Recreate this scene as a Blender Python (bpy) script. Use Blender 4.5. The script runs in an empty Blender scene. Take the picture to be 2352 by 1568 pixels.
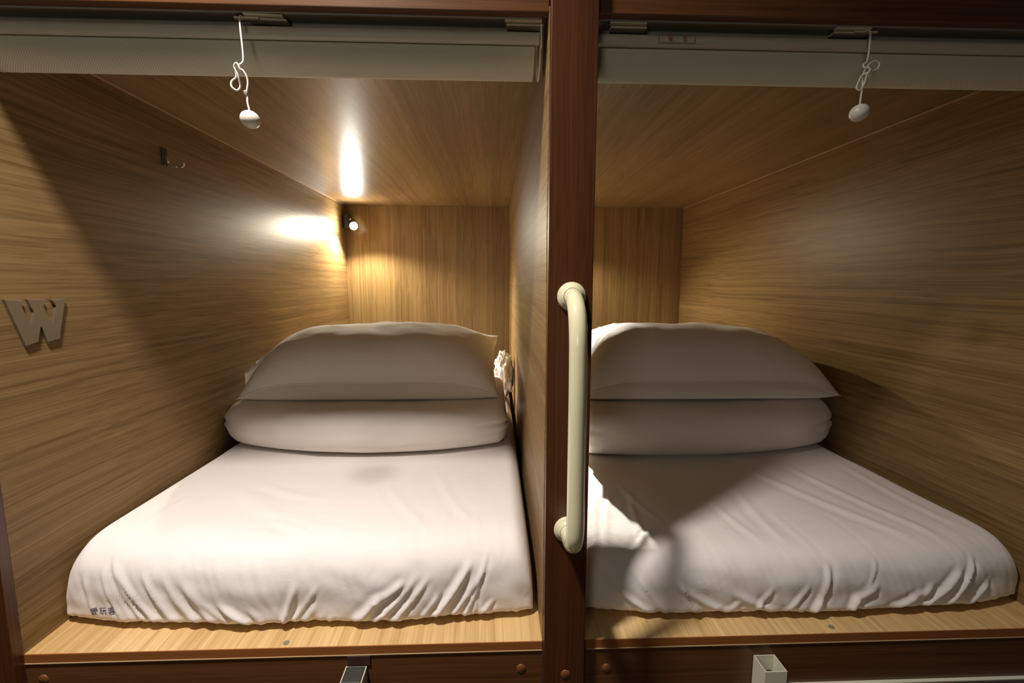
import bpy, bmesh, math, random
from mathutils import Vector, Matrix, noise
from mathutils.bvhtree import BVHTree
random.seed(7)
sc = bpy.context.scene
C = sc.collection
XL, XD, XR, ZC, YB = -0.986, -0.038, 0.993, 1.117, 2.0   # bay walls, ceiling, depth (bunk shelf top is z=0)
XD2 = 0.038

# ---------------------------------------------------------------- materials
def mat(name):
    m = bpy.data.materials.new(name); m.use_nodes = True
    nt = m.node_tree; b = nt.nodes['Principled BSDF']
    return m, nt, b
def flat(name, col, rough=.5, metal=0, spec=.5, bump=0, bscale=400, coat=0):
    m, nt, b = mat(name)
    b.inputs['Base Color'].default_value = (*col, 1); b.inputs['Roughness'].default_value = rough
    b.inputs['Metallic'].default_value = metal; b.inputs['Specular IOR Level'].default_value = spec
    b.inputs['Coat Weight'].default_value = coat
    if bump:
        n = nt.nodes.new('ShaderNodeTexNoise'); n.inputs['Scale'].default_value = bscale
        tc = nt.nodes.new('ShaderNodeTexCoord'); nt.links.new(tc.outputs['Object'], n.inputs['Vector'])
        bp = nt.nodes.new('ShaderNodeBump'); bp.inputs['Strength'].default_value = bump; bp.inputs['Distance'].default_value = .001
        nt.links.new(n.outputs['Fac'], bp.inputs['Height']); nt.links.new(bp.outputs['Normal'], b.inputs['Normal'])
    return m
def wood(name, axis, light, dark, rough=.35, fine=1.0, seed=0, contrast=1.0, spec=.5, across=1.0):
    """procedural wood; grain runs along axis (0,1,2) of object space"""
    m, nt, b = mat(name); N = nt.nodes; L = nt.links
    tc = N.new('ShaderNodeTexCoord')
    mp = N.new('ShaderNodeMapping'); L.new(tc.outputs['Object'], mp.inputs['Vector'])
    mp.inputs['Location'].default_value = (seed*1.37, seed*.71, seed*2.11)
    s = [1.0*across, 1.0*across, 1.0*across]; s[axis] = .008
    mp.inputs['Scale'].default_value = s
    # slow warp so the grain wanders
    mw = N.new('ShaderNodeMapping'); L.new(tc.outputs['Object'], mw.inputs['Vector'])
    sw = [1.6, 1.6, 1.6]; sw[axis] = .9; mw.inputs['Scale'].default_value = sw
    nw = N.new('ShaderNodeTexNoise'); nw.inputs['Scale'].default_value = 2.0; nw.inputs['Detail'].default_value = 2
    L.new(mw.outputs['Vector'], nw.inputs['Vector'])
    vm = N.new('ShaderNodeVectorMath'); vm.operation = 'MULTIPLY_ADD'
    L.new(nw.outputs['Color'], vm.inputs[0]); vm.inputs[1].default_value = (.024, .024, .024); L.new(mp.outputs['Vector'], vm.inputs[2])
    def nz(scale, detail, rgh=.6):
        n = N.new('ShaderNodeTexNoise'); n.inputs['Scale'].default_value = scale; n.inputs['Detail'].default_value = detail
        n.inputs['Roughness'].default_value = rgh; L.new(vm.outputs['Vector'], n.inputs['Vector']); return n
    a = nz(9, 3); f = nz(85*fine, 4, .7); g = nz(330*fine, 2, .5)
    def mul(o, k):
        x = N.new('ShaderNodeMath'); x.operation = 'MULTIPLY_ADD'; L.new(o, x.inputs[0]); x.inputs[1].default_value = k; x.inputs[2].default_value = -k*.5; return x
    def add(p, q):
        x = N.new('ShaderNodeMath'); x.operation = 'ADD'; L.new(p, x.inputs[0]); L.new(q, x.inputs[1]); return x
    t = add(mul(a.outputs['Fac'], 1.5*contrast).outputs[0], mul(f.outputs['Fac'], 2.0*contrast).outputs[0])
    t = add(t.outputs[0], mul(g.outputs['Fac'], 1.5*contrast).outputs[0])
    ad = N.new('ShaderNodeMath'); ad.operation = 'ADD'; ad.inputs[1].default_value = .5; ad.use_clamp = True; L.new(t.outputs[0], ad.inputs[0])
    mx = N.new('ShaderNodeMix'); mx.data_type = 'RGBA'; L.new(ad.outputs[0], mx.inputs['Factor'])
    mx.inputs['A'].default_value = (*dark, 1); mx.inputs['B'].default_value = (*light, 1)
    L.new(mx.outputs['Result'], b.inputs['Base Color'])
    b.inputs['Roughness'].default_value = rough; b.inputs['Specular IOR Level'].default_value = spec
    bp = N.new('ShaderNodeBump'); bp.inputs['Strength'].default_value = .12; bp.inputs['Distance'].default_value = .0006
    L.new(ad.outputs[0], bp.inputs['Height']); L.new(bp.outputs['Normal'], b.inputs['Normal'])
    return m
OL, OD = (.330, .212, .092), (.165, .100, .040)
oak_y = wood('oak_laminate_along', 1, OL, OD, rough=.42, seed=1, spec=.14, contrast=1.0)
oak_y2 = wood('oak_laminate_along_ceiling', 1, OL, OD, rough=.34, seed=4, spec=.5)
oak_y3 = wood('oak_laminate_shelf', 1, (.74, .52, .25), (.50, .31, .125), rough=.35, seed=6)
oak_z = wood('oak_laminate_upright', 2, OL, OD, rough=.35, seed=2, spec=.3)
ml, md = (.105, .034, .010), (.048, .015, .005)
maple_z = wood('dark_wood_upright', 2, ml, md, rough=.33, seed=3, contrast=.8)
maple_x = wood('dark_wood_across', 0, (.155, .062, .022), (.075, .028, .010), rough=.33, seed=5, contrast=.8)
band_x = wood('edge_band_wood', 0, (.36, .13, .035), (.24, .080, .022), rough=.3, seed=8, contrast=.6)
cap_m = flat('cap_brown', (.20, .075, .028), .4)
def cloth_mat(name, col, stripe=0.0):
    m, nt, b = mat(name); N = nt.nodes; L = nt.links
    b.inputs['Base Color'].default_value = (*col, 1); b.inputs['Roughness'].default_value = .85
    b.inputs['Specular IOR Level'].default_value = .15; b.inputs['Sheen Weight'].default_value = .15
    tc = N.new('ShaderNodeTexCoord')
    n1 = N.new('ShaderNodeTexNoise'); n1.inputs['Scale'].default_value = 14; n1.inputs['Detail'].default_value = 5; n1.inputs['Distortion'].default_value = 1.2
    L.new(tc.outputs['Object'], n1.inputs['Vector'])
    b1 = N.new('ShaderNodeBump'); b1.inputs['Strength'].default_value = .35; b1.inputs['Distance'].default_value = .004
    L.new(n1.outputs['Fac'], b1.inputs['Height'])
    n2 = N.new('ShaderNodeTexNoise'); n2.inputs['Scale'].default_value = 900; L.new(tc.outputs['Object'], n2.inputs['Vector'])
    b2 = N.new('ShaderNodeBump'); b2.inputs['Strength'].default_value = .12; b2.inputs['Distance'].default_value = .0006
    L.new(n2.outputs['Fac'], b2.inputs['Height']); L.new(b1.outputs['Normal'], b2.inputs['Normal'])
    L.new(b2.outputs['Normal'], b.inputs['Normal'])
    if stripe:   # satin stripe woven into the cotton
        w = N.new('ShaderNodeTexWave'); w.inputs['Scale'].default_value = 28; w.bands_direction = 'X'; L.new(tc.outputs['Object'], w.inputs['Vector'])
        mr = N.new('ShaderNodeMapRange'); mr.inputs['To Min'].default_value = .9; mr.inputs['To Max'].default_value = .62; L.new(w.outputs['Fac'], mr.inputs['Value'])
        L.new(mr.outputs['Result'], b.inputs['Roughness'])
    return m
sheet_m = cloth_mat('white_cotton_sheet', (.87, .815, .79))
quilt_m = cloth_mat('white_striped_cotton', (.84, .785, .74), 1)
pillow_m = cloth_mat('white_pillow_cotton', (.85, .80, .755))
cream = flat('cream_enamel', (.78, .74, .50), .16, coat=.4)
white_pl = flat('white_aluminium', (.93, .90, .78), .3)
rail_m = flat('grey_rail', (.32, .31, .27), .4)
clip_m = flat('cream_clip', (.62, .57, .40), .4)
dark_m = flat('shadow_black', (.02, .02, .018), .5)
cord_m = flat('white_cord', (.80, .76, .70), .7)
ball_m = flat('white_ball', (.78, .74, .64), .35)
chrome = flat('brushed_silver', (.34, .31, .24), .35, .75)
hook_m = flat('chrome_hook', (.7, .68, .62), .15, 1)
lampblk = flat('black_plastic', (.018, .02, .022), .35)
tube_m = flat('white_tube_enamel', (.72, .70, .56), .35)
plug_m = flat('black_rubber_plug', (.035, .037, .030), .5, bump=.3, bscale=120)
ink = flat('blue_ink', (.07, .06, .16), .8)
red_ink = flat('red_ink', (.50, .11, .05), .7)
grey_ink = flat('grey_ink', (.16, .15, .10), .7)
def fabric():
    m, nt, b = mat('woven_blind_fabric'); N = nt.nodes; L = nt.links
    uv = N.new('ShaderNodeUVMap')
    ck = N.new('ShaderNodeTexChecker'); ck.inputs['Scale'].default_value = 1.0
    ck.inputs['Color1'].default_value = (.84, .81, .66, 1); ck.inputs['Color2'].default_value = (.58, .56, .45, 1)
    L.new(uv.outputs['UV'], ck.inputs['Vector']); L.new(ck.outputs['Color'], b.inputs['Base Color'])
    b.inputs['Roughness'].default_value = .75; b.inputs['Specular IOR Level'].default_value = .2
    return m
fabric_m = fabric()
def emis(name, col, s):
    m, nt, b = mat(name)
    b.inputs['Emission Color'].default_value = (*col, 1); b.inputs['Emission Strength'].default_value = s
    b.inputs['Base Color'].default_value = (.8, .8, .8, 1)
    return m

# ---------------------------------------------------------------- helpers
def obj(name, bm, m, parent=None, smooth=False, kind=None):
    me = bpy.data.meshes.new(name); bm.normal_update(); bm.to_mesh(me); bm.free()
    for mm in (m if isinstance(m, (list, tuple)) else [m]): me.materials.append(mm)
    if smooth:
        for p in me.polygons: p.use_smooth = True
    o = bpy.data.objects.new(name, me); C.objects.link(o)
    if parent:
        o.parent = parent; o.matrix_parent_inverse = Matrix.Translation(-parent.location)
    if kind: o['kind'] = kind
    return o
def thing(name, label, cat, loc=(0, 0, 0), group=None):
    o = bpy.data.objects.new(name, None); C.objects.link(o); o.location = loc; o.empty_display_size = .05
    tag(o, label, cat, group); return o
def tag(o, label, cat, group=None):
    o['label'] = label; o['category'] = cat
    if group: o['group'] = group
    return o
def box(bm, a, b, bev=0, seg=2):
    r = bmesh.ops.create_cube(bm, size=1)['verts']
    for v in r: v.co = Vector([a[i] + (b[i]-a[i])*(v.co[i]+.5) for i in range(3)])
    if bev:
        es = list({e for v in r for e in v.link_edges})
        bmesh.ops.bevel(bm, geom=es, offset=bev, segments=seg, profile=.5, affect='EDGES')
    return bm
def bx(a, b, bev=0, seg=2): return box(bmesh.new(), a, b, bev, seg)
def tube(bm, pts, r, n=16, caps=True):
    """sweep a circle along points (parallel transport)"""
    pts = [Vector(p) for p in pts]; rings = []
    t = (pts[1]-pts[0]).normalized(); up = Vector((0, 0, 1)) if abs(t.z) < .9 else Vector((1, 0, 0))
    nrm = t.cross(up).normalized()
    for i, p in enumerate(pts):
        if i == 0: t = pts[1]-pts[0]
        elif i == len(pts)-1: t = pts[-1]-pts[-2]
        else: t = pts[i+1]-pts[i-1]
        t.normalize(); nrm = (nrm - t*nrm.dot(t)).normalized(); bn = t.cross(nrm)
        rr = r[i] if isinstance(r, (list, tuple)) else r
        rings.append([bm.verts.new(p + rr*(math.cos(2*math.pi*k/n)*nrm + math.sin(2*math.pi*k/n)*bn)) for k in range(n)])
    for A, B in zip(rings, rings[1:]):
        for k in range(n): bm.faces.new((A[k], A[(k+1) % n], B[(k+1) % n], B[k]))
    if caps: bm.faces.new(rings[0][::-1]); bm.faces.new(rings[-1])
    return bm
def smoothpath(pts, sub=8):
    P = [Vector(p) for p in pts]; out = []
    for i in range(len(P)-1):
        p0 = P[max(i-1, 0)]; p1 = P[i]; p2 = P[i+1]; p3 = P[min(i+2, len(P)-1)]
        for k in range(sub):
            t = k/sub
            out.append(.5*((2*p1)+(-p0+p2)*t+(2*p0-5*p1+4*p2-p3)*t*t+(-p0+3*p1-3*p2+p3)*t**3))
    out.append(P[-1]); return out
def lathe(bm, prof, origin, axis, n=32):
    """prof: list of (radius, height along axis)"""
    axis = Vector(axis).normalized(); q = axis.to_track_quat('Z', 'Y'); rings = []; o = Vector(origin)
    for r, h in prof:
        rings.append([bm.verts.new(o + q @ Vector((max(r, 1e-5)*math.cos(2*math.pi*k/n), max(r, 1e-5)*math.sin(2*math.pi*k/n), h))) for k in range(n)])
    for A, B in zip(rings, rings[1:]):
        for k in range(n): bm.faces.new((A[k], A[(k+1) % n], B[(k+1) % n], B[k]))
    bmesh.ops.remove_doubles(bm, verts=bm.verts[:], dist=1e-4)
    return bm
def prism(pts, h0, h1, f, bev=0):
    """extrude a polygon; f maps (a,b,h) to 3D"""
    bm = bmesh.new()
    A = [bm.verts.new(f(a, b, h0)) for a, b in pts]; B = [bm.verts.new(f(a, b, h1)) for a, b in pts]
    n = len(pts); fa = bm.faces.new(A); fb = bm.faces.new(B[::-1])
    for i in range(n): bm.faces.new((A[i], B[i], B[(i+1) % n], A[(i+1) % n]))
    if bev:
        es = [e for e in fb.edges]; bmesh.ops.bevel(bm, geom=es, offset=bev, segments=2, profile=.5, affect='EDGES')
    bmesh.ops.triangulate(bm, faces=[f_ for f_ in bm.faces if len(f_.verts) > 4])
    bmesh.ops.recalc_face_normals(bm, faces=bm.faces[:])
    return bm

# ---------------------------------------------------------------- setting: the panels of the two capsules
T = .018
def panel(name, a, b, m):
    return obj(name, bx(a, b, .0008, 1), m, kind='structure')
panel('wall_left', (XL-T, .0005, -.0005), (XL, YB+T, ZC), oak_y)
panel('wall_middle', (XD, .0005, .0005), (XD2, YB, ZC), oak_y)
panel('wall_right', (XR, .0005, -.0005), (XR+T, YB+T, ZC), oak_y)
panel('wall_back', (XL, YB, -.0005), (XR, YB+T, ZC), oak_z)
panel('ceiling', (XL-T, .0185, ZC), (XR+T, YB+T, ZC+T), oak_y2)
caulk = flat('joint_strip', (.52, .36, .20), .3)
k = 0
for xx, s in ((XL, 1), (XR, -1)):
    k += 1
    obj('trim_%d' % k, bx((min(xx, xx+s*.003), .065, ZC-.003), (max(xx, xx+s*.003), YB, ZC)), caulk, kind='structure')
# corridor floor and ceiling far outside the view, so the place has its own bounce light
panel('floor', (-2.4, -2.4, -1.42), (2.6, .0, -1.40), wood('corridor_floor_wood', 0, (.22, .13, .06), (.12, .07, .03), seed=9))

# ---------------------------------------------------------------- bunk shelves
def shelf(x0, x1, dotx, which, doty):
    t = thing('bunk_shelf', 'pale wooden sleeping shelf with brown front edge under the %s mattress' % which, 'shelf', ((x0+x1)/2, 1, -.02))
    obj('shelf_board', bx((x0, .0016, -.018), (x1, YB, 0)), oak_y3, t)
    obj('edge_band', bx((x0, -.0006, -.0165), (x1, .0015, .0004), .0004, 1), band_x, t)
    obj('edge_lip', bx((x0, -.0016, -.0186), (x1, .0012, -.0166), .0004, 1), caulk, t)
    bm = bmesh.new(); lathe(bm, [(0, .0012), (.0052, .0012), (.0056, .0006), (.0056, -.001)], (dotx, doty, 0), (0, 0, 1), 20)
    o = obj('screw_cap', bm, flat('grey_cap', (.22, .21, .15), .4), t); o['label'] = 'small round grey screw cap on the shelf top'
shelf(XL, XD, -.521, 'left', .013)
shelf(XD2, XR, .538, 'right', .017)
def caps(parent, pts, y, r=.009):
    for x, z in pts:
        bm = bmesh.new(); lathe(bm, [(0, .0018), (r-.001, .0016), (r, .0007), (r, -.0005)], (x, y, z), (0, -1, 0), 24)
        o = obj('screw_cap', bm, cap_m, parent, True); o['label'] = 'round orange brown screw cap'
t = thing('fascia_board', 'brown wooden board under the left bunk shelf, with round screw caps', 'board', (-.5, .01, -.12))
obj('board', bx((XL, .0008, -.30), (XD, .018, -.0187)), maple_x, t); caps(t, [(-.957, -.050), (-.078, -.056)], .0008)
t = thing('fascia_board', 'dark wooden board under the right bunk shelf, above a light rail', 'board', (.5, .01, -.06))
obj('board', bx((XD2, .0008, -.103), (XR, .018, -.0187)), maple_x, t); caps(t, [(.087, -.060)], .0008)
for x0, x1, w in ((XL-.08, XD-.0, 'left'), (XD2, XR+.2, 'right')):
    o = obj('fascia_board', bx((x0, 0, 1.1075), (x1, .018, 1.42), .001, 2), maple_x)
    tag(o, 'reddish brown wooden board above the roller blind of the %s bunk' % w, 'board')

# ---------------------------------------------------------------- posts
def post(x0, x1, label, cap):
    t = thing('wooden_post', label, 'post', ((x0+x1)/2, -.01, -.35))
    obj('post_board', bx((x0, -.02, -.35), (x1, 0, 1.6), .0012, 2), maple_z, t)
    if cap: caps(t, cap, -.0199)
post(-.0365, .0392, 'dark reddish brown wooden post between the two bunks, carrying the grab handle', [(.004, -.052)])
post(XL-.076, XL+.001, 'dark wooden post at the left edge, beside the left bunk', [(-1.05, -.056)])

# ---------------------------------------------------------------- grab handle
t = thing('grab_handle', 'cream coloured tubular grab handle screwed to the dark middle post', 'handle', (.002, -.02, .234))
zt, zb, yo, xh = .652, .236, -.098, .003
pts = [(xh, -.021, zt), (xh, -.045, zt)]
for i in range(1, 11):
    a = i/10*math.pi/2; pts.append((xh, -.045-.052*math.sin(a), zt-.052*(1-math.cos(a))*1.15))
pts = smoothpath([(xh, -.021, zt), (xh, -.040, zt-.001), (xh, -.062, zt-.010), (xh, -.081, zt-.030), (xh, -.092, zt-.062), (xh, -.096, zt-.105), (xh, -.098, zt-.16),
       (xh, -.098, .44), (xh, -.098, .34), (xh, -.098, zb+.045), (xh, -.094, zb+.022), (xh, -.082, zb+.007), (xh, -.062, zb), (xh, -.040, zb), (xh, -.021, zb)], 6)
bm = bmesh.new(); tube(bm, pts, .0145, 28); obj('handle_tube', bm, cream, t, True)
for z in (zt, zb):
    bm = bmesh.new(); lathe(bm, [(0, .0), (.0240, .0), (.0246, .001), (.0246, .003), (.0225, .0058), (.0180, .0078), (.0172, .012), (.0150, .013)], (xh, -.0201, z), (0, -1, 0), 40)
    obj('flange', bm, cream, t, True)

# ---------------------------------------------------------------- mattresses
def sm(x): x = max(0., min(1., x)); return x*x*(3-2*x)
def crease(px, pz, table, scale=1.0):
    h = 0.
    for x0, z0, x1, z1, w, amp in table:
        dx, dz = x1-x0, z1-z0; L2 = dx*dx+dz*dz
        t = ((px-x0)*dx+(pz-z0)*dz)/L2
        if t < -.35 or t > 1.35: continue
        # gentle bend
        L = math.sqrt(L2); d = ((px-x0)*dz-(pz-z0)*dx)/L + .12*L*((t-.5)**2-.25)
        if abs(d) > 5*w: continue
        e = sm((t+.3)/.45)*sm((1.3-t)/.45)
        q = d/w
        h += amp*scale*e*(math.exp(-q*q*1.4) - .62*math.exp(-(q-1.7)**2*1.1) - .28*math.exp(-(q+1.9)**2))
    return h
LC = [(-0.926, 0.096, -0.912, 0.033, 0.005, 0.6), (-0.888, 0.109, -0.859, 0.034, 0.004, 0.5), (-0.87, 0.127, -0.811, 0.021, 0.005, 0.8), (-0.852, 0.108, -0.782, 0.015, 0.006, 1.0), (-0.800, 0.098, -0.745, 0.012, 0.006, 0.9), (-0.759, 0.093, -0.708, 0.015, 0.008, 0.8), (-0.723, 0.087, -0.667, 0.01, 0.009, 0.9), (-0.692, 0.059, -0.621, 0.005, 0.007, 0.6), (-0.651, 0.047, -0.573, 0.002, 0.007, 1.2), (-0.55, -0.01, -0.519, 0.075, 0.006, 1.3), (-0.541, -0.001, -0.481, 0.074, 0.005, 0.6), (-0.468, -0.01, -0.45, 0.02, 0.004, 0.8), (-0.427, -0.006, -0.358, 0.058, 0.008, 1.2), (-0.358, 0.058, -0.309, 0.091, 0.007, 1.0), (-0.382, -0.001, -0.296, 0.084, 0.006, 0.9), (-0.343, 0.003, -0.269, 0.084, 0.005, 0.8), (-0.282, 0.007, -0.241, 0.059, 0.004, 0.9), (-0.257, 0.007, -0.186, 0.104, 0.007, 1.6), (-0.222, 0.008, -0.163, 0.088, 0.004, 0.9), (-0.194, 0.006, -0.148, 0.117, 0.004, 0.9), (-0.175, 0.006, -0.164, 0.053, 0.003, 0.8), (-0.166, 0.007, -0.135, 0.04, 0.004, 0.9), (-0.503, 0.008, -0.484, 0.045, 0.008, 0.6), (-0.594, 0.038, -0.554, -0.008, 0.007, 0.7)]
RC = [(0.102, 0.077, 0.221, -0.006, 0.006, 0.9), (0.164, 0.085, 0.234, -0.006, 0.005, 0.6), (0.249, 0.069, 0.3, -0.01, 0.005, 1.0), (0.254, 0.064, 0.374, -0.001, 0.007, 0.7), (0.371, 0.047, 0.501, -0.008, 0.008, 0.8), (0.501, -0.01, 0.527, 0.036, 0.006, 1.3), (0.527, 0.036, 0.545, 0.105, 0.006, 0.8), (0.581, -0.014, 0.604, 0.038, 0.007, 1.4), (0.604, 0.038, 0.643, 0.064, 0.008, 0.8), (0.657, 0.002, 0.738, 0.041, 0.007, 1.3), (0.724, 0.002, 0.763, 0.057, 0.006, 1.0), (0.751, 0.015, 0.822, 0.081, 0.007, 1.5), (0.804, 0.018, 0.842, 0.069, 0.005, 1.3), (0.842, 0.069, 0.861, 0.107, 0.005, 1.0), (0.852, 0.011, 0.893, 0.057, 0.005, 1.0), (0.392, 0.013, 0.425, 0.06, 0.005, 0.6), (0.32, 0.005, 0.363, 0.033, 0.005, 0.6), (0.447, 0.002, 0.497, 0.063, 0.005, 0.6), (0.633, 0.074, 0.648, 0.112, 0.004, 0.4)]
TL = [(-0.741, 0.306, -0.466, 0.116, 0.02, 0.5), (-0.594, 0.165, -0.478, 0.1, 0.01, 0.7), (-0.711, 0.354, -0.562, 0.277, 0.014, 0.5), (-0.513, 0.101, -0.418, 0.023, 0.014, 0.6), (-0.384, 0.318, -0.271, 0.127, 0.012, 0.4), (-0.274, 0.394, -0.181, 0.16, 0.012, 0.4), (-0.864, 0.287, -0.872, 0.183, 0.012, 0.4)]
TR = [(0.622, 0.424, 0.772, 0.075, 0.014, 0.9), (0.744, 0.42, 0.836, 0.073, 0.012, 0.9), (0.502, 0.315, 0.483, 0.102, 0.012, 0.7), (0.411, 0.245, 0.436, 0.086, 0.01, 0.6), (0.207, 0.351, 0.239, 0.206, 0.009, 1.0), (0.215, 0.299, 0.186, 0.078, 0.008, 1.0), (0.219, 0.147, 0.129, 0.033, 0.007, 1.0), (0.16, 0.301, 0.103, 0.065, 0.007, 0.7), (0.128, 0.302, 0.082, 0.05, 0.007, 0.6), (0.903, 0.447, 0.907, 0.164, 0.012, 0.7)]
def mattress(x0, x1, H, yf, table, toptable, label, yend=1.97, sides=.042):
    # cross section along the bed: (distance from front face, height, kind)
    prof = [(.30, .010), (.10, .010), (.05, .010), (.030, .010), (.018, .0105), (.010, .012), (.004, .016), (.001, .021)]
    z = .026; zf_ = .060
    while z < zf_: prof.append((0, z)); z += .0035
    D, n = .115, 2.7
    for i in range(0, 41):
        a = i/40*math.pi/2
        c, s = math.cos(a)**(2/n) if i < 40 else 0, math.sin(a)**(2/n)
        prof.append((D*(1-c), zf_+(H-zf_)*s))
    # spread the first steep part more finely
    prof = sorted(prof[:8], key=lambda p: -p[0]) + prof[8:]
    y = prof[-1][0]+.008
    while y < .72: prof.append((y, H)); y += .008
    while y < yend-.1: prof.append((y, H)); y += .05
    prof += [(yend-.06, H*.985), (yend-.03, H*.93), (yend-.01, H*.8), (yend-.003, H*.5), (yend, .03), (yend-.01, .012)]
    xs = []  # (x, height factor, plan offset)
    W = x1-x0
    for i in range(0, 13):
        a = i/12*math.pi/2; xs.append((x0+sides*(1-math.cos(a)), math.sin(a)**.55))
    n_ = int((W-2*sides)/.0042)
    for i in range(1, n_): xs.append((x0+sides+(W-2*sides)*i/n_, 1))
    for i in range(12, -1, -1):
        a = i/12*math.pi/2; xs.append((x1-sides*(1-math.cos(a)), math.sin(a)**.55))
    bm = bmesh.new(); grid = []
    for x, hf in xs:
        col = []
        u = (x-(x0+x1)/2)/(W/2)
        y0 = yf(x)
        hem = .004*noise.noise(Vector((x*30, 3.1, x0)))+.003*noise.noise(Vector((x*90, 1.1, x0)))
        for j, (d, z) in enumerate(prof):
            yy = y0 + d*(1-y0/yend) + .016*(1-hf)**1.2
            zz = .010+(z-.010)*hf if d < yend-.02 else z*max(hf, .1)
            if z < .03 and d < .2: zz += max(-.006, hem)*(1 if d < .05 else .3)
            # cloth relief
            if d < .16 and z > .012 and d < yend-.2:
                face = 1-sm(d/.10); fade = sm((z-.010)/.012)
                c = crease(x, z, table)*.0052
                nn = .0022*noise.noise(Vector((x*22+z*9, z*30, x0*3)))+.003*noise.noise(Vector((x*7, z*6, 5+x0)))+.0013*noise.noise(Vector((x*75+z*30, z*14, 9+x0)))
                disp = (c+nn)*fade
                yy -= disp*(face*.9+.1); zz += disp*(1-face)*.5*sm((hf-.5)*2)
            if d > .02 and z > .1 and d < 1.9:
                tw = sm((d-.02)/.08)
                c = crease(x, yy, toptable)*.0030
                lump = .0035*noise.noise(Vector((x*3.1, yy*2.3, x0)))+.0011*noise.noise(Vector((x*11, yy*6, x0+4)))
                zz += (c+lump-.002)*tw*sm((hf-.6)/.4)*(1-sm((yy-.55)/.15))
            col.append(bm.verts.new((x, yy, zz)))
        grid.append(col)
    for A, B in zip(grid, grid[1:]):
        for j in range(len(prof)-1): bm.faces.new((A[j], A[j+1], B[j+1], B[j]))
    bmesh.ops.recalc_face_normals(bm, faces=bm.faces[:])
    # underside
    t = thing('mattress', label, 'mattress', ((x0+x1)/2, 1, 0))
    o = obj('fitted_sheet', bm, sheet_m, t, True)
    core = bx((x0+.03, .13, .0015), (x1-.03, yend-.05, .02), .003); obj('mattress_base', core, dark_m, t)
    return t, o
def yfL(x):
    u = (x+.46)/.50
    return .043 + (.050 if u > 0 else .036)*max(0, abs(u)-.05)**2.6 + .003*math.sin(x*23)
def yfR(x):
    u = (x-.50)/.49
    return .040 + .034*abs(u)**2.8 + .0025*math.sin(x*19+1)
mL, sheetL = mattress(-.983, -.049, .163, yfL, LC, TL, 'white sheeted mattress of the left bunk, printed with blue characters at its corner')
mR, sheetR = mattress(.043, .990, .142, yfR, RC, TR, 'white sheeted mattress of the right bunk, crossed by the shadow of the post')

# ---------------------------------------------------------------- writing
def glyphs(text, size):
    cu = bpy.data.curves.new('writing', 'FONT'); cu.body = text; cu.size = size; cu.resolution_u = 2; cu.space_character = 1.32
    o = bpy.data.objects.new('writing', cu); C.objects.link(o)
    bpy.context.view_layer.update()
    me = bpy.data.meshes.new_from_object(o.evaluated_get(bpy.context.evaluated_depsgraph_get()))
    bm = bmesh.new(); bm.from_mesh(me)
    bpy.data.objects.remove(o); bpy.data.curves.remove(cu); bpy.data.meshes.remove(me)
    return bm
bm = glyphs('愛玩客', .0175)
bmesh.ops.triangulate(bm, faces=bm.faces[:])
bmesh.ops.subdivide_edges(bm, edges=[e for e in bm.edges if e.calc_length() > .003], cuts=2)
bvh = BVHTree.FromPolygons([v.co.copy() for v in sheetL.data.vertices], [tuple(p.vertices) for p in sheetL.data.polygons])
for v in bm.verts:
    q = Vector((-.918+v.co.x*.92, -.3, .0290+v.co.y*.95+v.co.x*.10))
    hit = bvh.ray_cast(q, Vector((0, 1, 0)))
    v.co = Vector((q.x, (hit[0].y if hit[0] else .08)-.0007, q.z))
o = obj('printed_writing', bm, ink, mL); o['label'] = 'small blue printed characters on the sheet'

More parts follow.
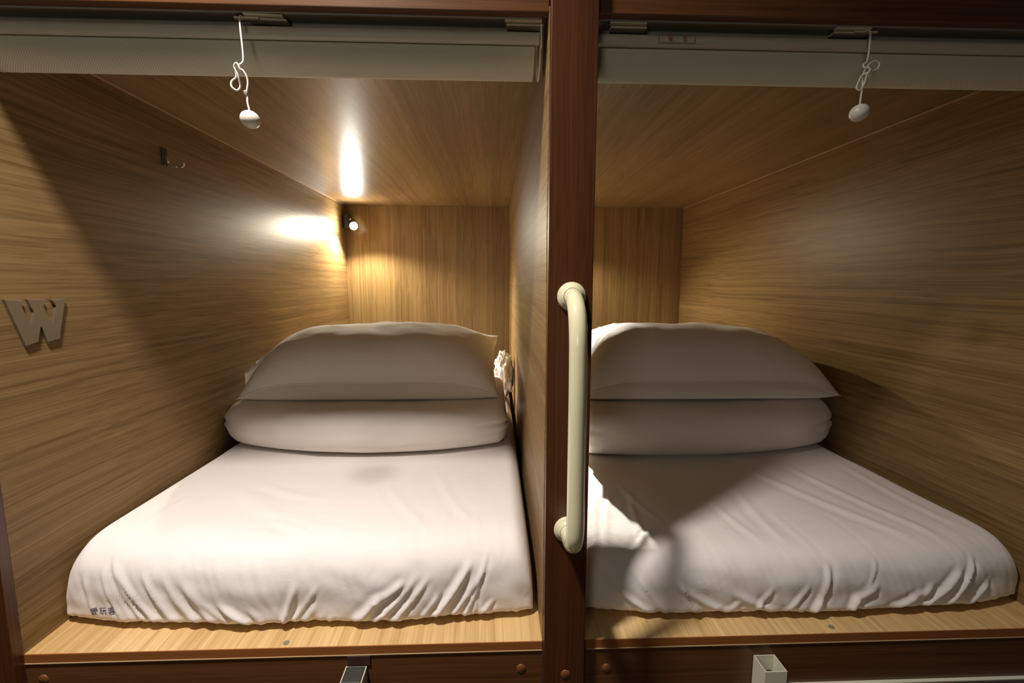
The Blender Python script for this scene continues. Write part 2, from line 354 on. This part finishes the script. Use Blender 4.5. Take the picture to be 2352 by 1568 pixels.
# ---------------------------------------------------------------- folded quilts
def quilt(x0, x1, yf, yb, z0, z1, label, seed, leftr=.05, rightr=.05, layers=True):
    """soft slab: rounded front roll, closed all round; z1(y) is the top height"""
    n = 2.4; bm = bmesh.new(); W = x1-x0
    prof = []   # (d along depth, h -1..1)
    R = .085
    for i in range(0, 49):
        a = -math.pi/2+math.pi*i/48
        c = math.cos(a) if abs(a) < math.pi/2-1e-6 else 0; s = math.sin(a)
        prof.append((R*(1-abs(c)**(2/n)), math.copysign(abs(s)**(2/n), s)))
    top = [(R+.03*i, 1) for i in range(1, 60) if R+.03*i < (yb-.66)]
    bot = [(d, -1) for d, _ in top][::-1]
    path = bot+prof+top
    xs = []
    for i in range(0, 15):
        a = i/14*math.pi/2; xs.append((x0+leftr*(1-math.cos(a)), math.sin(a)**.7, -1))
    m_ = 150
    for i in range(1, m_): xs.append((x0+leftr+(W-leftr-rightr)*i/m_, 1, 0))
    for i in range(14, -1, -1):
        a = i/14*math.pi/2; xs.append((x1-rightr*(1-math.cos(a)), math.sin(a)**.7, 1))
    g = []
    for x, hf, side in xs:
        col = []
        for d, h in path:
            y = yf(x)+d+.03*(1-hf)
            zt = z1(x, y); zm = (z0+zt)/2; hh = (zt-z0)/2
            z = zm+h*hh*(.12+.88*hf)
            v = Vector((x*5, y*5, z*7+seed))
            nz_ = .006*noise.noise(v)+.0025*noise.noise(v*3.1)
            fr = max(0, 1-d/R)
            y -= nz_*fr*1.5; 
            if h > 0: z += nz_*.8*(1-fr)
            # fold line running along the roll near the ends
            if layers:
                e = max(sm((x-(x1-.12))/.10), sm(((x0+.06)-x)/.06)*.5)
                y += .008*e*fr*math.exp(-((h+.30)/.10)**2)+.007*e*fr*math.exp(-((h-.12)/.09)**2)
                x_ = x - side*.006*math.sin(h*9)*(1-hf)
            else: x_ = x
            # soft vertical dimples of the stuffing
            y += .003*fr*math.exp(-((h-.75)/.25)**2)*math.cos(x*17+seed)
            col.append(bm.verts.new((x_, y, max(z, z0-.001))))
        g.append(col)
    for A, B in zip(g, g[1:]):
        for j in range(len(path)-1): bm.faces.new((A[j], A[j+1], B[j+1], B[j]))
    for col in (g[0], g[-1]):
        for j in range(len(path)//2):
            a, b, c, d = col[j], col[j+1], col[len(path)-2-j], col[len(path)-1-j]
            if len({a, b, c, d}) == 4:
                try: bm.faces.new((a, b, c, d))
                except ValueError: pass
    for i in range(len(g)-1):
        bm.faces.new((g[i][0], g[i+1][0], g[i+1][-1], g[i][-1]))
    bmesh.ops.remove_doubles(bm, verts=bm.verts[:], dist=1e-5)
    bmesh.ops.recalc_face_normals(bm, faces=bm.faces[:])
    o = obj('folded_quilt', bm, quilt_m, None, True); tag(o, label, 'quilt'); return o
def interp(x, P):
    for (a, b), (c, d) in zip(P, P[1:]):
        if x <= c: 
            t = sm((x-a)/(c-a)) if False else max(0, min(1, (x-a)/(c-a))); return b+(d-b)*t
    return P[-1][1]
def topL(x, y): return .305
quilt(-.984, -.088, lambda x: .515+.130*(abs(x+.50)/.48)**2.2, 1.13, .164, topL, 'thick folded white quilt on the left mattress, under the left pillow', 1.3, .07, .035)
def topR(x, y): return .305
quilt(.152, .986, lambda x: .522+.095*(abs(x-.45)/.5)**2.4, 1.25, .1435, topR, 'thick folded white quilt on the right mattress, under the right pillow', 5.7, .02, .055)

# ---------------------------------------------------------------- pillows
def pillow(x0, x1, yfr, ybk, label, seed, zfront, zback, th_top, th_bot, pinch=.045, plateau=2.6, lplat=4.5, quilttop=None, folds=()):
    """two stuffed faces meeting in a seam, corners drawn out to points"""
    bm = bmesh.new(); N1, N2 = 90, 60; top, bot = [], []
    xc, a = (x0+x1)/2, (x1-x0)/2; yc, b = (yfr+ybk)/2, (ybk-yfr)/2
    def ea(u): return math.sin(u*math.pi/2)*.6+u*.4
    for i in range(N1+1):
        u = ea(-1+2*i/N1); T_, B_ = [], []
        for j in range(N2+1):
            v = ea(-1+2*j/N2)
            x = xc+a*u*(1-pinch*(1-abs(v)**2.2))
            y = yc+b*v*(1-pinch*2.0*(1-abs(u)**2.2)) if v > 0 else yc+b*v*(1+.05*(1-u*u))
            vv = v+.42*(1-v*v); s = (1-abs(u)**(plateau if u > 0 else lplat))*(1-abs(vv)**2.6)
            s = max(s, 0)**.62
            seam = zfront+(zback-zfront)*(v+1)/2 + .040*(1-u**4)*max(0, -v)**2
            seam -= .012*(abs(u)**6)*max(0, -v)
            w = Vector((x*6, y*6, seed)); nz_ = .010*noise.noise(w)+.004*noise.noise(w*2.7)
            edge = 1-max(abs(u), abs(v))**4
            fz = 0
            for (fx, fy, gx, gy, fw, fa) in folds:
                fz += fa*crease(x, y, [(fx, fy, gx, gy, fw, 1)])
            zt = seam+th_top*s+(nz_+fz)*edge
            sb = max(0, (1-abs(u)**5)*(1-abs(v)**9))**.55; zbm = seam-(th_bot+.07*max(0,v))*sb+nz_*.2*edge; yb_ = y-.046*(1-u**4)*math.exp(-((v+.91)/.085)**2)
            if quilttop: zbm = max(zbm, min(seam-.0005, quilttop(x, y)+.004))
            T_.append(bm.verts.new((x, y, zt)))
            B_.append(T_[-1] if i in (0, N1) or j in (0, N2) else bm.verts.new((x, yb_, min(zbm, zt-.0006))))
        top.append(T_); bot.append(B_)
    for i in range(N1):
        for j in range(N2):
            bm.faces.new((top[i][j], top[i+1][j], top[i+1][j+1], top[i][j+1]))
            q = (bot[i][j], bot[i][j+1], bot[i+1][j+1], bot[i+1][j])
            if len(set(q)) == 4 and not all(p in (top[i][j], top[i+1][j], top[i+1][j+1], top[i][j+1]) for p in q): bm.faces.new(q)
    rim = set(top[0]) | set(top[-1]) | {c_[0] for c_ in top} | {c_[-1] for c_ in top}
    seamline = [top[i][0].co.copy() for i in range(0, N1+1)]
    bmesh.ops.recalc_face_normals(bm, faces=bm.faces[:])
    for e in bm.edges:
        if e.verts[0] in rim and e.verts[1] in rim: e.smooth = False
    t = thing('pillow', label, 'pillow', (xc, yc, zfront-.04))
    o = obj('pillow_body', bm, pillow_m, t, True)
    # piped seam along the front
    pb = bmesh.new(); tube(pb, [p+Vector((0, -.0006, 0)) for p in seamline], .0013, 8); obj('seam_piping', pb, pillow_m, o, True)
    return t, o, [(xc+a*ea(-1+2*i/60), 0, 0) for i in range(61)]
pL, pbL, _ = pillow(-.938, -.112, .665, 1.13, 'plump white pillow on the left quilt, lying below the lit reading lamp', 2.2, .322, .458, .152, .062, plateau=4.5, quilttop=topL, folds=[(-.47, 1.02, -.47, 1.10, .006, .006), (-.60, 1.0, -.57, 1.09, .006, .004), (-.8, .74, -.3, .72, .006, .002)])
pR, pbR, _ = pillow(.138, .985, .625, 1.13, 'plump white pillow on the right quilt, its left end lit brightly', 6.4, .330, .41, .172, .062, plateau=3.0, lplat=7, quilttop=topR, folds=[(.2, .72, .3, .85, .006, .004), (.18, .75, .26, .9, .006, .004)])
# open pillowcase flap standing at the left end
bm = bmesh.new(); A, B = [], []
F0 = smoothpath([(-.932, .668, .318), (-.945, .73, .325), (-.93, .83, .352), (-.88, .97, .40)], 5)
F1 = smoothpath([(-.948, .735, .378), (-.955, .79, .392), (-.935, .88, .425), (-.875, 1.0, .470)], 5)
for p, q in zip(F0, F1):
    A.append([bm.verts.new(p.lerp(q, s/5)+Vector((.012*math.sin(s/5*math.pi), 0, 0))) for s in range(6)])
for P, Q in zip(A, A[1:]):
    for s in range(5): bm.faces.new((P[s], Q[s], Q[s+1], P[s+1]))
bmesh.ops.solidify(bm, geom=bm.faces[:], thickness=.0025)
bmesh.ops.recalc_face_normals(bm, faces=bm.faces[:])
obj('pillowcase_flap', bm, pillow_m, pL, True)

# crumpled cloth stuffed between the stack and the middle wall
bm = bmesh.new(); bmesh.ops.create_icosphere(bm, subdivisions=5, radius=1)
for v in bm.verts:
    n0 = v.co.copy()
    r = 1+.30*noise.noise(n0*1.9+Vector((3, 1, 2)))+.16*noise.noise(n0*4.7)
    top_ = 1-.35*max(0, n0.z)
    p = Vector((n0.x*.045*r*top_, n0.y*.085*r, n0.z*.105*r))
    p += n0*.010*noise.noise(n0*9)
    q = Vector((-.086, 1.285, .265))+p
    q.x = min(max(q.x, -.20), XD-.003); q.y = max(q.y, 1.175); q.z = max(q.z, .166)
    v.co = q
o = obj('crumpled_cloth', bm, pillow_m, None, True)
tag(o, 'crumpled white cloth tucked between the left pillow and the middle wall', 'cloth')

# ---------------------------------------------------------------- roller blinds
def uvroll(bm, x0, rad):
    uvl = bm.loops.layers.uv.verify()
def blind(x0, x1, cordx, cordpath, ballz, ballrot, label, stickx, clips, side):
    t = thing('roller_blind', label, 'blind', ((x0+x1)/2, .05, ZC))
    # headrail
    bm = bmesh.new(); box(bm, (x0+.004, .022, 1.1085), (x1-.004, .052, ZC-.0005)); box(bm, (x0+.004, .018, 1.1065), (x1-.004, .0205, ZC-.0005))
    box(bm, (x0+.004, .0525, 1.1000), (x1-.004, .0545, ZC-.0005)); obj('headrail', bm, rail_m, t)
    # fabric roll: spiral-ish cylinder with woven UVs
    r, cy, cz, n = .0335, .078, 1.068, 160; bm = bmesh.new(); uvl = bm.loops.layers.uv.new('UVMap'); rings = []
    NX = 2; xa, xb = x0+.014, x1-.014
    ring = [[bm.verts.new((xx, cy+r*math.cos(2*math.pi*k/n), cz+r*math.sin(2*math.pi*k/n))) for k in range(n)] for xx in (xa, xb)]
    per = .0021
    for k in range(n):
        f = bm.faces.new((ring[0][k], ring[0][(k+1) % n], ring[1][(k+1) % n], ring[1][k]))
        c0, c1 = 2*math.pi*r*k/n/per, 2*math.pi*r*(k+1)/n/per
        for lp, uv in zip(f.loops, ((xa/per, c0), (xa/per, c1), (xb/per, c1), (xb/per, c0))): lp[uvl].uv = uv
    bm.faces.new(ring[0]); bm.faces.new(ring[1][::-1])
    bmesh.ops.recalc_face_normals(bm, faces=bm.faces[:])
    o = obj('fabric_roll', bm, fabric_m, t); 
    
    o['label'] = 'rolled grey woven fabric'
    # short hanging end of the fabric behind the bar
    # bottom bar: flat oval profile
    prof = [(.0095*math.cos(a), .0095*math.sin(a)) for a in [2*math.pi*i/28 for i in range(64)]]
    bm = bmesh.new(); R0 = [bm.verts.new((x0+.006, .0385+a, 1.0850+b)) for a, b in prof]; R1 = [bm.verts.new((x1-.006, .0385+a, 1.0850+b)) for a, b in prof]
    for k in range(64): bm.faces.new((R0[k], R0[(k+1) % 64], R1[(k+1) % 64], R1[k]))
    bm.faces.new(R0); bm.faces.new(R1[::-1]); bmesh.ops.recalc_face_normals(bm, faces=bm.faces[:])
    bar = obj('bottom_bar', bm, white_pl, t); bar['label'] = 'white bar along the fabric'
    # sticker on the bar
    bm = bmesh.new(); w, yy = .062, .0288
    for a, b in (((stickx, 1.0783), (stickx+w, 1.0789)), ((stickx, 1.0915), (stickx+w, 1.0921)), ((stickx, 1.0783), (stickx+.0007, 1.0921)), ((stickx+w, 1.0783), (stickx+w+.0007, 1.0921))):
        box(bm, (a[0], yy-.0007, a[1]), (b[0], yy, b[1]))
    fr = obj('sticker_frame', bm, grey_ink, bar)
    bm = glyphs('警', .0095); b2 = glyphs('告', .0095)
    for bb, off in ((bm, .015), (b2, .040)):
        for v in bb.verts: v.co = Vector((stickx+off+v.co.x, yy-.0008, 1.0817+v.co.y))
    me = bpy.data.meshes.new('tmp'); b2.to_mesh(me); bm.from_mesh(me); b2.free(); bpy.data.meshes.remove(me)
    obj('sticker_writing', bm, red_ink, bar)
    # end brackets
    for xx, s in ((x0+.0035, 1), (x1-.0035, -1)):
        hole = bmesh.new(); lathe(hole, [(0, -.0012), (.034, -.0012), (.0345, 0), (.034, .0012), (0, .0012)], (xx, cy, 1.069), (1, 0, 0), 40)
        box(hole, (xx-.0012, .030, 1.070), (xx+.0012, cy+.03, ZC-.0008)); obj('end_bracket', hole, white_pl, t)
    # clips on the headrail
    for cx, rz in clips:
        bm = bmesh.new(); box(bm, (cx-.031, .0215, 1.1045), (cx+.031, .0300, 1.1078), .0006); box(bm, (cx-.028, .031, 1.1015), (cx+.034, .046, 1.1050), .0006)
        bmesh.ops.rotate(bm, verts=bm.verts[:], cent=(cx, .03, 1.105), matrix=Matrix.Rotation(rz, 3, 'Z'))
        obj('mounting_clip', bm, clip_m, t)
    # small tab that carries the cord
    obj('cord_tab', bx((cordx-.018, .026, 1.1012), (cordx+.022, .034, 1.1040), .0006), clip_m, t)
    cord = bmesh.new(); tube(cord, smoothpath(cordpath, 7), .00155, 8)
    c = obj('pull_cord', cord, cord_m, t, True)
    bm = bmesh.new(); bmesh.ops.create_uvsphere(bm, u_segments=32, v_segments=20, radius=1)
    M = Matrix.Translation((cordpath[-1][0], cordpath[-1][1], ballz)) @ Matrix.Rotation(ballrot, 4, 'Y') @ Matrix.Diagonal((.0155, .0150, .0138, 1))
    bmesh.ops.transform(bm, matrix=M, verts=bm.verts[:])
    bb = obj('pull_ball', bm, ball_m, c, True); return t
# left cord: knotted with a loop; right cord: tied in a bow
yc = .014
cl = [(-.535, .0275, 1.1030), (-.5345, .016, 1.098), (-.534, yc, 1.08), (-.5325, yc, 1.05), (-.533, yc, 1.030), (-.539, yc-.003, 1.022), (-.546, yc, 1.018), (-.547, yc+.003, 1.007), (-.553, yc, .999),
      (-.553, yc-.002, .990), (-.546, yc, .985), (-.541, yc+.002, .992), (-.541, yc-.003, 1.006), (-.545, yc-.005, 1.019), (-.540, yc-.006, 1.024), (-.536, yc-.004, 1.014), (-.538, yc+.004, 1.008), (-.535, yc-.003, 1.016), (-.530, yc-.002, 1.010), (-.5275, yc, 1.000),
      (-.529, yc, .988), (-.532, yc, .979), (-.5325, yc-.002, .984), (-.531, yc+.002, .976), (-.530, yc, .966), (-.528, yc, .955), (-.5275, yc, .948)]
blind(XL+.003, XD-.006, -.532, cl, .940, .35, 'grey roller blind rolled up above the left bunk, cord knotted with one hanging loop', -.985, [(-.502, .07), (-.078, 0)], 1)
cr = [(.508, .0275, 1.1030), (.508, .016, 1.098), (.508, yc, 1.07), (.506, yc, 1.050), (.500, yc, 1.043), (.503, yc-.003, 1.037), (.512, yc, 1.046), (.521, yc, 1.050), (.528, yc, 1.046), (.526, yc, 1.038), (.516, yc-.002, 1.033), (.507, yc-.004, 1.030), (.499, yc, 1.026),
      (.494, yc, 1.015), (.492, yc, 1.006), (.498, yc, 1.003), (.503, yc-.002, 1.012), (.505, yc-.004, 1.026), (.509, yc-.005, 1.034), (.504, yc-.003, 1.038), (.502, yc+.002, 1.026), (.502, yc, 1.010), (.501, yc, .995), (.5005, yc, .983), (.5005, yc, .974)]
blind(XD2+.006, XR+.0, .508, cr, .966, -.5, 'grey roller blind rolled up above the right bunk, cord tied in a bow', .152, [(.098, 0), (.485, -.03)], -1)
# the lower bunk's blind rail
t = thing('lower_blind_rail', 'grey rail with a pale top line at the lower right edge', 'rail', (.5, .01, -.16))
obj('rail_line', bx((XD2+.35, -.006, -.1065), (XR, .018, -.1036), .0005, 1), tube_m, t)
obj('rail_body', bx((XD2+.35, -.003, -.18), (XR, .016, -.1068), .0005, 1), rail_m, t)

# ---------------------------------------------------------------- metal tubes standing below the shelves
def sq_tube(x0, x1, plug, label):
    y0, y1, zt, w = -.041, -.0005, -.0405, .0016
    t = thing('metal_tube', label, 'metal tube', ((x0+x1)/2, (y0+y1)/2, -.6))
    bm = bmesh.new(); rings = []
    for xa, ya, xb, yb_, z in ((x0, y0, x1, y1, -.6), (x0, y0, x1, y1, zt), (x0+w, y0+w, x1-w, y1-w, zt), (x0+w, y0+w, x1-w, y1-w, -.6)):
        rings.append([bm.verts.new(p) for p in ((xa, ya, z), (xb, ya, z), (xb, yb_, z), (xa, yb_, z))])
    for A, B in zip(rings, rings[1:]+rings[:1]):
        for k in range(4): bm.faces.new((A[k], A[(k+1) % 4], B[(k+1) % 4], B[k]))
    bmesh.ops.recalc_face_normals(bm, faces=bm.faces[:])
    obj('tube_wall', bm, tube_m, t)
    if plug: obj('end_plug', bx((x0+w, y0+w, zt-.02), (x1-w, y1-w, zt+.0012), .0015, 2), plug_m, t)['label'] = 'black plug closing the tube end'
    else:
        bm = bmesh.new(); tube(bm, smoothpath([(x0+.018, y0+.02, zt-.12), (x0+.020, y0+.022, zt-.05), (x0+.024, y0+.026, zt-.024), (x0+.030, y0+.022, zt-.045), (x0+.030, y0+.02, zt-.12)], 6), .0045, 12)
        obj('dark_insert', bm, plug_m, t, True)
    return t
sq_tube(.374, .4155, False, 'white square metal tube with an open top under the right shelf')
sq_tube(-.407, -.368, True, 'square metal tube with a black plug under the left shelf')
obj('thin_brown_plate', bx((-.404, -.0022, -.0375), (-.361, .0007, -.0190), .0005, 1), flat('dark_block', (.045, .018, .009), .5))  # thin dark brown plate against the board, above the plugged tube
tag(bpy.data.objects['thin_brown_plate'], 'small dark brown plate above the plugged metal tube, under the left shelf', 'plate')

# ---------------------------------------------------------------- W letter and hook on the left wall
WO = [(0.042, 0.644), (0.075, 0.641), (0.074, 0.633), (0.069, 0.63), (0.084, 0.585), (0.093, 0.62), (0.088, 0.628), (0.083, 0.643), (0.116, 0.642), (0.115, 0.634), (0.11, 0.628), (0.126, 0.584), (0.139, 0.628), (0.13, 0.64), (0.16, 0.642), (0.159, 0.635), (0.154, 0.63), (0.138, 0.564), (0.113, 0.56), (0.102, 0.599), (0.094, 0.563), (0.07, 0.558), (0.048, 0.625)]
o = obj('metal_letter', prism(WO, XL, XL+.0055, lambda a, b, h: (h, a, b), .0014), chrome)
tag(o, 'silver metal letter W with serifs on the left wall', 'letter')
t = thing('wall_hook', 'small chrome hook high on the left wall under the ceiling', 'hook', (XL, .495, .995))
obj('hook_plate', bx((XL, .484, .975), (XL+.004, .502, 1.020), .0015), flat('dark_plate', (.10, .09, .07), .25, .8), t)
bm = bmesh.new(); hp = smoothpath([(XL+.004, .495, 1.000), (XL+.008, .496, .990), (XL+.010, .498, .980), (XL+.020, .505, .976), (XL+.032, .508, .976), (XL+.040, .508, .981), (XL+.042, .508, .990)], 6)
tube(bm, hp, .0022, 10); obj('hook_arm', bm, hook_m, t, True)

# ---------------------------------------------------------------- reading lamps
LAMP = 560

def lamp(x0, label, aim, power, cone, lens, glow=34, hoff=.086):
    lens_m = emis('lit_lamp_lens', (1, .95, .84), lens)
    t = thing('reading_lamp', label, 'lamp', (x0+.03, 1.98, .99))
    bm = bmesh.new(); box(bm, (x0+.004, 1.93, .978), (x0+.042, 1.999, 1.065), .012, 4); obj('lamp_base', bm, lampblk, t, True)
    hx, hy, hz = x0+hoff, 1.865, .985
    bm = bmesh.new(); tube(bm, smoothpath([(x0+.035, 1.945, 1.03), (x0+.055, 1.945, 1.034), (x0+.074, 1.930, 1.024), (x0+.082, 1.915, 1.004), (hx-.002, hy+.025, hz+.002)], 6), .005, 12); obj('lamp_arm', bm, hook_m, t, True)
    ax = Vector((.18, -1, -.10)).normalized()
    bm = bmesh.new(); lathe(bm, [(.004, -.034), (.011, -.032), (.014, -.012), (.0215, -.003), (.0222, .001), (.0212, .0025), (.0205, .0)], (hx, hy, hz), ax, 28); obj('lamp_head', bm, chrome, t, True)
    bm = bmesh.new(); lathe(bm, [(.0200, .0), (.0195, .004), (.0165, .0085), (.0100, .0115), (.005, .0125), (0, .013)], (hx, hy, hz), ax, 28)
    bmesh.ops.recalc_face_normals(bm, faces=bm.faces[:]); obj('lamp_lens', bm, lens_m, t, True)['label'] = 'glowing white round lens'
    sl = bpy.data.lights.new('reading_lamp_beam', 'SPOT'); sl.energy = power; sl.color = (1, .95, .84); sl.spot_size = math.radians(cone); sl.spot_blend = 1; sl.shadow_soft_size = .012
    so = bpy.data.objects.new('reading_lamp_beam', sl); C.objects.link(so); p = Vector((hx, hy, hz)) + ax*.045; so.location = p
    so.rotation_euler = (Vector(aim)-p).to_track_quat('-Z', 'Y').to_euler()
    wl = bpy.data.lights.new('reading_lamp_glow', 'SPOT'); wl.energy = glow; wl.color = (1, .90, .66); wl.spot_size = math.radians(150); wl.spot_blend = .45; wl.shadow_soft_size = .015
    wo = bpy.data.objects.new('reading_lamp_glow', wl); C.objects.link(wo); wo.location = p
    wo.rotation_euler = Vector((.1, -.35, -.9)).to_track_quat('-Z', 'Y').to_euler(); wo.parent = t; wo.matrix_parent_inverse = Matrix.Translation(-t.location)
    so.parent = t; so.matrix_parent_inverse = Matrix.Translation(-t.location)
lamp(XL, 'small black reading lamp with lit white lens in the left bunk\'s back corner', (-.07, 1.24, .24), 85, 50, LAMP)
lamp(XD2, 'small black reading lamp hidden behind the middle post, lighting the right bunk', (.085, .34, .13), 300, 34, LAMP*.25, 26, .072)

# ---------------------------------------------------------------- light and camera
li = bpy.data.lights.new('ceiling_spot', 'AREA'); li.energy = 22; li.color = (1, .915, .835); li.shape = 'DISK'; li.size = .15; li.spread = math.radians(117)
lo = bpy.data.objects.new('ceiling_spot', li); C.objects.link(lo); lo.location = (-.62, -.48, 1.90)
l2 = bpy.data.lights.new('corridor_fill', 'AREA'); l2.energy = 4.0; l2.color = (1, .90, .74); l2.shape = 'DISK'; l2.size = .45  # added fill behind the camera, no source seen; lifts blind bars and pillow fronts
lo2 = bpy.data.objects.new('corridor_fill', l2); C.objects.link(lo2); lo2.location = (-.75, -2.1, 1.0); lo2.rotation_euler = (Vector((-.3, .3, .75))-lo2.location).to_track_quat('-Z', 'Y').to_euler()
w = bpy.data.worlds.new('World'); sc.world = w; w.use_nodes = True
w.node_tree.nodes['Background'].inputs[0].default_value = (1, .86, .70, 1); w.node_tree.nodes['Background'].inputs[1].default_value = .018

cam = bpy.data.cameras.new('camera'); co = bpy.data.objects.new('camera', cam); C.objects.link(co); sc.camera = co
cam.sensor_width = 36; cam.sensor_fit = 'HORIZONTAL'; cam.lens = 1080.123/2352*36; cam.clip_start = .02
r = Vector((.9992899, -.03760716, .00232505)); u = Vector((.00230707, .12266061, .99244599)); f = Vector((.03760827, .99173589, -.12266027))
M = Matrix((r, u, -f)).transposed().to_4x4(); M.translation = (-.12738763, -.81336367, .67394155); co.matrix_world = M

vs = sc.view_settings; vs.view_transform = 'Standard'; vs.look = 'None'; vs.gamma = 1; vs.use_curve_mapping = False; vs.exposure = 0
